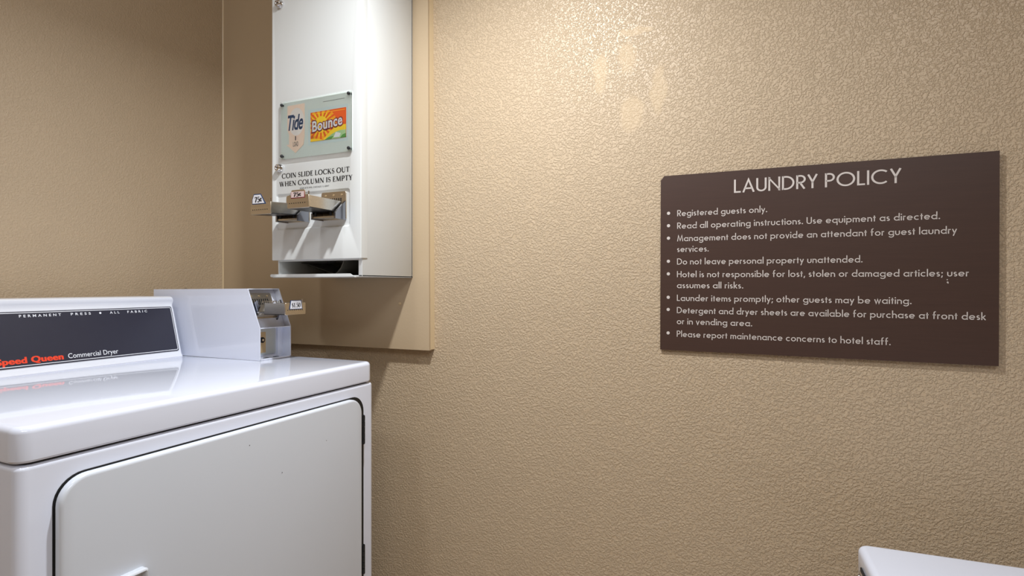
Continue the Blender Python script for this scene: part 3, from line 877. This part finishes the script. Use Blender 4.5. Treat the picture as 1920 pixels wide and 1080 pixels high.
mb.loft(rr_loops(G, (-0.8290, 0.650, -0.8245, 0.658), 0.0015, [(0, 0.003), (0, 0.0065)], 3))
mb.build('door_catch', 'dark_metal', dry, R0)
# console
prof = [(0.2255, 0.9140), (0.2262, 0.9165), (0.2215, 0.9230), (0.1905, 1.0330), (0.1868, 1.0410), (0.1850, 1.0470), (0.1868, 1.0530), (0.1890, 1.0575), (0.1885, 1.0615), (0.1850, 1.0640),
        (0.1780, 1.0645), (0.120, 1.0640), (0.060, 1.0640), (0.055, 1.060), (0.055, 0.9140)]
mb = MB()
cxm = 0.14


def shrink(k, y):
    out = []
    for x, z in prof:
        out.append((cxm + (x - cxm) * (1 - k), y, 0.914 + (z - 0.914) * (1 - k)))
    return out


mb.loft([shrink(0.035, -0.8650), shrink(0.01, -0.8630), shrink(0, -0.8580), shrink(0, -0.3190), shrink(0.008, -0.3150), shrink(0.035, -0.3125)])
con = mb.build('control_console', 'plastic_white', dry, R0)
P0 = Vector((0.2225, 0, 0.9195))
E2 = (Vector((0.1905, 0, 1.0330)) - P0).normalized()
NN = Vector((0, 1, 0)).cross(E2)
CF = lambda u, v, d: tuple(P0 + Vector((0, u, 0)) + E2 * v + NN * d)
mb = MB()
PR = (-0.8450, 0.0110, -0.3200, 0.1237)
mb.loft(rr_loops(CF, PR, 0.004, [(0, -0.001), (0, 0.0016), (0.0005, 0.0020)], 4))
pan = mb.build('control_panel', 'black_panel', con, R0)
mb = MB()
ob, ib = rrect(PR[0] + 0.0022, PR[1] + 0.0022, PR[2] - 0.0022, PR[3] - 0.0022, 0.0035, 5), rrect(PR[0] + 0.0036, PR[1] + 0.0036, PR[2] - 0.0036, PR[3] - 0.0036, 0.0025, 5)
n = len(ob)
mb.add([CF(u, v, 0.0023) for u, v in ob + ib], [(i, (i + 1) % n, n + (i + 1) % n, n + i) for i in range(n)])
mb.build('border_line', 'print_white', con, R0)
mb = MB()
vt0 = 0.1116
typeset(mb, 'PERMANENT', -0.6360, vt0, 0.0735, 0.0052, CF, 0, 0.0023, bold=0.02, spacing=1.75)
typeset(mb, 'PRESS', -0.5445, vt0, 0.0390, 0.0052, CF, 0, 0.0023, bold=0.02, spacing=1.75)
vs, fs = disc(-0.4861, vt0 + 0.0026, 0.0024)
mb.add([CF(u, v, 0.0023) for u, v in vs], fs)
typeset(mb, 'ALL', -0.4661, vt0, 0.0208, 0.0052, CF, 0, 0.0023, bold=0.02, spacing=1.75)
typeset(mb, 'FABRIC', -0.4277, vt0, 0.0456, 0.0052, CF, 0, 0.0023, bold=0.02, spacing=1.75)
mb.build('lettering', 'print_white', con, R0)
mb = MB()
typeset(mb, 'Commercial Dryer', -0.5620, 0.0195, 0.0995, 0.0105, CF, 0, 0.0023, bold=0.004)
mb.build('lettering', 'print_white', con, R0)
mb = MB()
typeset(mb, '510066', -0.3455, 0.0128, 0.0150, 0.0020, CF, 0, 0.0024)
mb.build('lettering', 'print_white', con, R0)
mb = MB()
for du in (-0.0006, -0.0003, 0.0, 0.0003, 0.0006):
    typeset(mb, 'Speed Queen', -0.6830 + du, 0.0190, 0.1120, 0.0122, CF, 0, 0.0023 + du * 0.05, bold=0.022, spacing=1.06)
mb.build('lettering', 'print_red', con, R0)['label'] = 'heavy red-orange lettering'
# meter case with its coin slide and vault door
YA, YB2 = -0.293, -0.198
side = [(0.082, 0.9142), (0.082, 1.0815), (0.4254, 1.0840), (0.4656, 0.9900), (0.4656, 0.9142)]
S = lambda u, v, d: (u, d, v)
mb = MB()
mb.prism(side, S, YA, YA + 0.0022)
mb.prism(side, S, YB2 - 0.0022, YB2)
mb.prism([(0.082, 1.0795), (0.082, 1.0815), (0.4254, 1.0840), (0.4262, 1.0820)], S, YA + 0.0004, YB2 - 0.0004)
mb.prism([(0.4656, 0.9890), (0.4656, 0.9912), (0.430, 0.9912), (0.430, 0.9890)], S, YA + 0.0012, YB2 - 0.0012)
mb.prism([(0.4656, 0.9142), (0.4656, 0.9172), (0.430, 0.9172), (0.430, 0.9142)], S, YA + 0.0012, YB2 - 0.0012)
mb.prism([(0.082, 0.9142), (0.082, 1.0797), (0.4080, 1.0815), (0.4470, 0.9905), (0.4360, 0.9905), (0.4360, 0.9142)], S, YA + 0.001, YB2 - 0.001)
mb.box(0.435, 0.4400, -0.2160, YB2 - 0.002, 0.917, 0.9895)
case = mb.build('meter_case', 'enamel', dry, R0)
mb = MB()
KF = lambda u, v, d: (0.4362 + d, u, v)
mb.loft(rr_loops(KF, (-0.2895, 0.9235, -0.2215, 0.9870), 0.004, [(0, 0), (0, 0.003), (0.001, 0.0042)], 4), 0)
mb.loft(rr_loops(KF, (-0.2860, 0.9290, -0.2535, 0.9790), 0.001, [(0, 0.004), (0, 0.0048)], 2), 1)
mb.lathe((0.4410, -0.2650, 0.9600), (1, 0, 0), [(0.0068, 0), (0.0068, 0.0030), (0.0052, 0.0040), (0.0046, 0.0040)], 18, 2)
mb.lathe((0.4410, -0.2650, 0.9600), (1, 0, 0), [(0.0030, 0.0035), (0.0030, 0.0044)], 12, 3)
mb.build('vault_door', ['galv', 'brass', 'hole', 'chrome'], case, R0)
# slot holes in the case floor
mb = MB()
for yy in (-0.262, -0.232):
    mb.loft(rr_loops(V, (0.447, yy - 0.008, 0.456, yy + 0.008), 0.004, [(0, 0.9170), (0, 0.9176)], 4))
mb.build('slot', 'hole', case, R0)
sl = Vector((0.4656 - 0.4254, 0, 0.9900 - 1.0840)).normalized()
up = -sl
nn = Vector((0, 1, 0)).cross(up)
PC = Vector((0.4432, 0, 0.9995))
KS = lambda u, v, d: tuple(PC + Vector((0, u, 0)) + up * v + nn * (d - 0.0002))
coin_slide(KS, -0.2890, 0.0130, case, R0, 0.1, 1)
KH = lambda u, v, d: (0.4420 + d, u, v)             # the tongue itself runs level
body, fd, a0, a1, vb, vt = slide_body(KH, -0.2925, 1.0080, 0.098, 0.0, 'coin_slide', case, R0, 0.034)
end_plate(fd, a0, a1, vb, vt, 0.098, 'slide_end_plate', case, R0, False)
mb = MB()
e = 0.098
b0, b1, z0, z1 = a0 + 0.0125, a0 + 0.0480, vb + 0.0120, vt + 0.0055
mb.prism([(b0 - 0.003, z0 - 0.0016), (b1 + 0.0024, z0 - 0.0016), (b1 - 0.001, z1 + 0.0014), (b0 + 0.001, z1 + 0.0014)], fd, e + 0.0026, e + 0.0036, 1)
mb.prism([(b0 - 0.0004, z0), (b1 + 0.0002, z0), (b1 - 0.0030, z1), (b0 + 0.0028, z1)], fd, e + 0.0036, e + 0.0040, 0)
write(mb, '$1.50', serif, 0.19, 0.0105, b0 + 0.0042, z0 + 0.0032, fd, 0.0265, 0.04, 2, e + 0.0043)
mb.build('price_tag', ['tag_white', 'print_navy', 'print_black'], case, R0)['label'] = 'white price tag with navy border'
mb = MB()
mb.lathe((0.175, -0.270, 1.0818), (0, 0, 1), [(0.004, 0), (0.004, 0.002), (0.002, 0.0035)], 10)
mb.build('case_screw', 'steel_warm', case, R0)

# ------------------------------------------------------------------ policy sign
W, H = 0.5797, 0.3762
R0 = (1.629, -0.004, 0.951)
sign = thing('policy_sign', 'dark brown laundry policy sign with pale lettering on the textured tan wall', 'sign', R0)
ROLL = -0.00353
YAW = 0.002 / W                                      # stands a little prouder at its far end


def SG(u, v, d):
    cu, cv = u - W / 2, v - H / 2
    uu = cu * math.cos(ROLL) - cv * math.sin(ROLL)
    vv = cu * math.sin(ROLL) + cv * math.cos(ROLL)
    return (1.6295 + uu, -0.0060 - (uu + W / 2) * YAW - d, 1.13925 + vv)


SGT = lambda u, v, d: SG(u * 1.0099, v * 1.0168, d)     # lettering is laid out on a 574 x 370 mm face
outline = [(0, 0), (W, 0), (W, H), (0.0075, H), (0, H - 0.0095)]
mb = MB()
mb.loft([[SG(u, v, d) for u, v in outline] for d in (-0.0030, 0.0)])
mb.build('panel', 'sign_brown', sign, R0)
for u, v in ((0.03, 0.03), (W - 0.03, 0.03), (0.03, H - 0.03), (W - 0.03, H - 0.03)):
    p = Vector(SG(u, v, -0.003))
    MB().box(p.x - 0.012, p.x + 0.012, p.y, 0.0, p.z - 0.012, p.z + 0.012).build('adhesive_pad', 'rubber_and_gap', sign, R0)
mb = MB()
write(mb, 'LAUNDRY POLICY', sans, 0.115, 0.0268, 0.1467, 0.3250, SGT, 0.2855, 0.10)
mb.build('title_lettering', 'sign_ink', sign, R0)
mb = MB()
LINES = [('Registered guests only.', 0.2829, 0.2085, 1), ('Read all operating instructions. Use equipment as directed.', 0.2565, 0.4902, 1),
         ('Management does not provide an attendant for guest laundry', 0.2300, 0.5145, 1), ('services.', 0.2075, 0.0981, 0),
         ('Do not leave personal property unattended.', 0.1810, 0.3718, 1), ('Hotel is not responsible for lost, stolen or damaged articles; user', 0.1543, 0.5319, 1),
         ('assumes all risks.', 0.1313, 0.1649, 0), ('Launder items promptly; other guests may be waiting.', 0.1045, 0.4484, 1),
         ('Detergent and dryer sheets are available for purchase at front desk', 0.0786, 0.5556, 1), ('or in vending area.', 0.0555, 0.1818, 0),
         ('Please report maintenance concerns to hotel staff.', 0.0288, 0.4167, 1)]
for s, v, u1, bl in LINES:
    write(mb, s, sans, 0.116, 0.0130, 0.0346, v, SGT, u1 - 0.0346, 0.115)
    if bl:
        vs, fs = disc(0.0166, v + 0.0073, 0.0034, 16)
        mb.add([SGT(a, b, 0.0004) for a, b in vs], fs)
for a, b, r in ((0.5010, 0.1487, 0.0010), (0.5016, 0.1440, 0.0014), (0.5022, 0.1428, 0.0010)):
    vs, fs = disc(a, b, r, 8)
    mb.add([SGT(p, q, 0.0003) for p, q in vs], fs)
mb.build('lettering', 'sign_ink', sign, R0)

# ------------------------------------------------------------------ low white machine under the sign
R0 = (1.6850, -0.1660, 0.0)
mach = thing('washing_machine', 'low white appliance with rounded lid corner and chrome side fitting, below the policy sign', 'appliance', R0, math.radians(3.0))
mb = MB()
mb.loft(rr_loops(V, (0.004, -0.60, 0.62, -0.004), 0.014, [(0, 0.012), (0, 0.6160)], 6))
mb.build('cabinet', 'enamel', mach)
mb = MB()
mb.loft(rr_loops(V, (0.0, -0.604, 0.624, 0.0), 0.016, [(0.002, 0.6160), (0.0, 0.619)] + rounded(0.010, 0.6650, 5), 8))
mb.build('lid', 'enamel', mach)
mb = MB()
mb.box(-0.0022, 0.0006, -0.098, -0.040, 0.6220, 0.6420, 0.0008, 0)
mb.box(-0.0050, -0.0010, -0.094, -0.046, 0.6250, 0.6390, 0.0012, 1)
for k in range(4):
    mb.rod((-0.0075, -0.052 - 0.011 * k, 0.6320), (-0.004, -0.052 - 0.011 * k, 0.6320), 0.0042, 12, 1)
mb.build('latch', ['rubber_and_gap', 'chrome'], mach)
for xx in (0.06, 0.56):
    for yy in (-0.55, -0.06):
        MB().lathe((xx, yy, 0), (0, 0, 1), [(0.02, 0), (0.02, 0.008), (0.01, 0.013)]).build('foot', 'rubber_and_gap', mach)
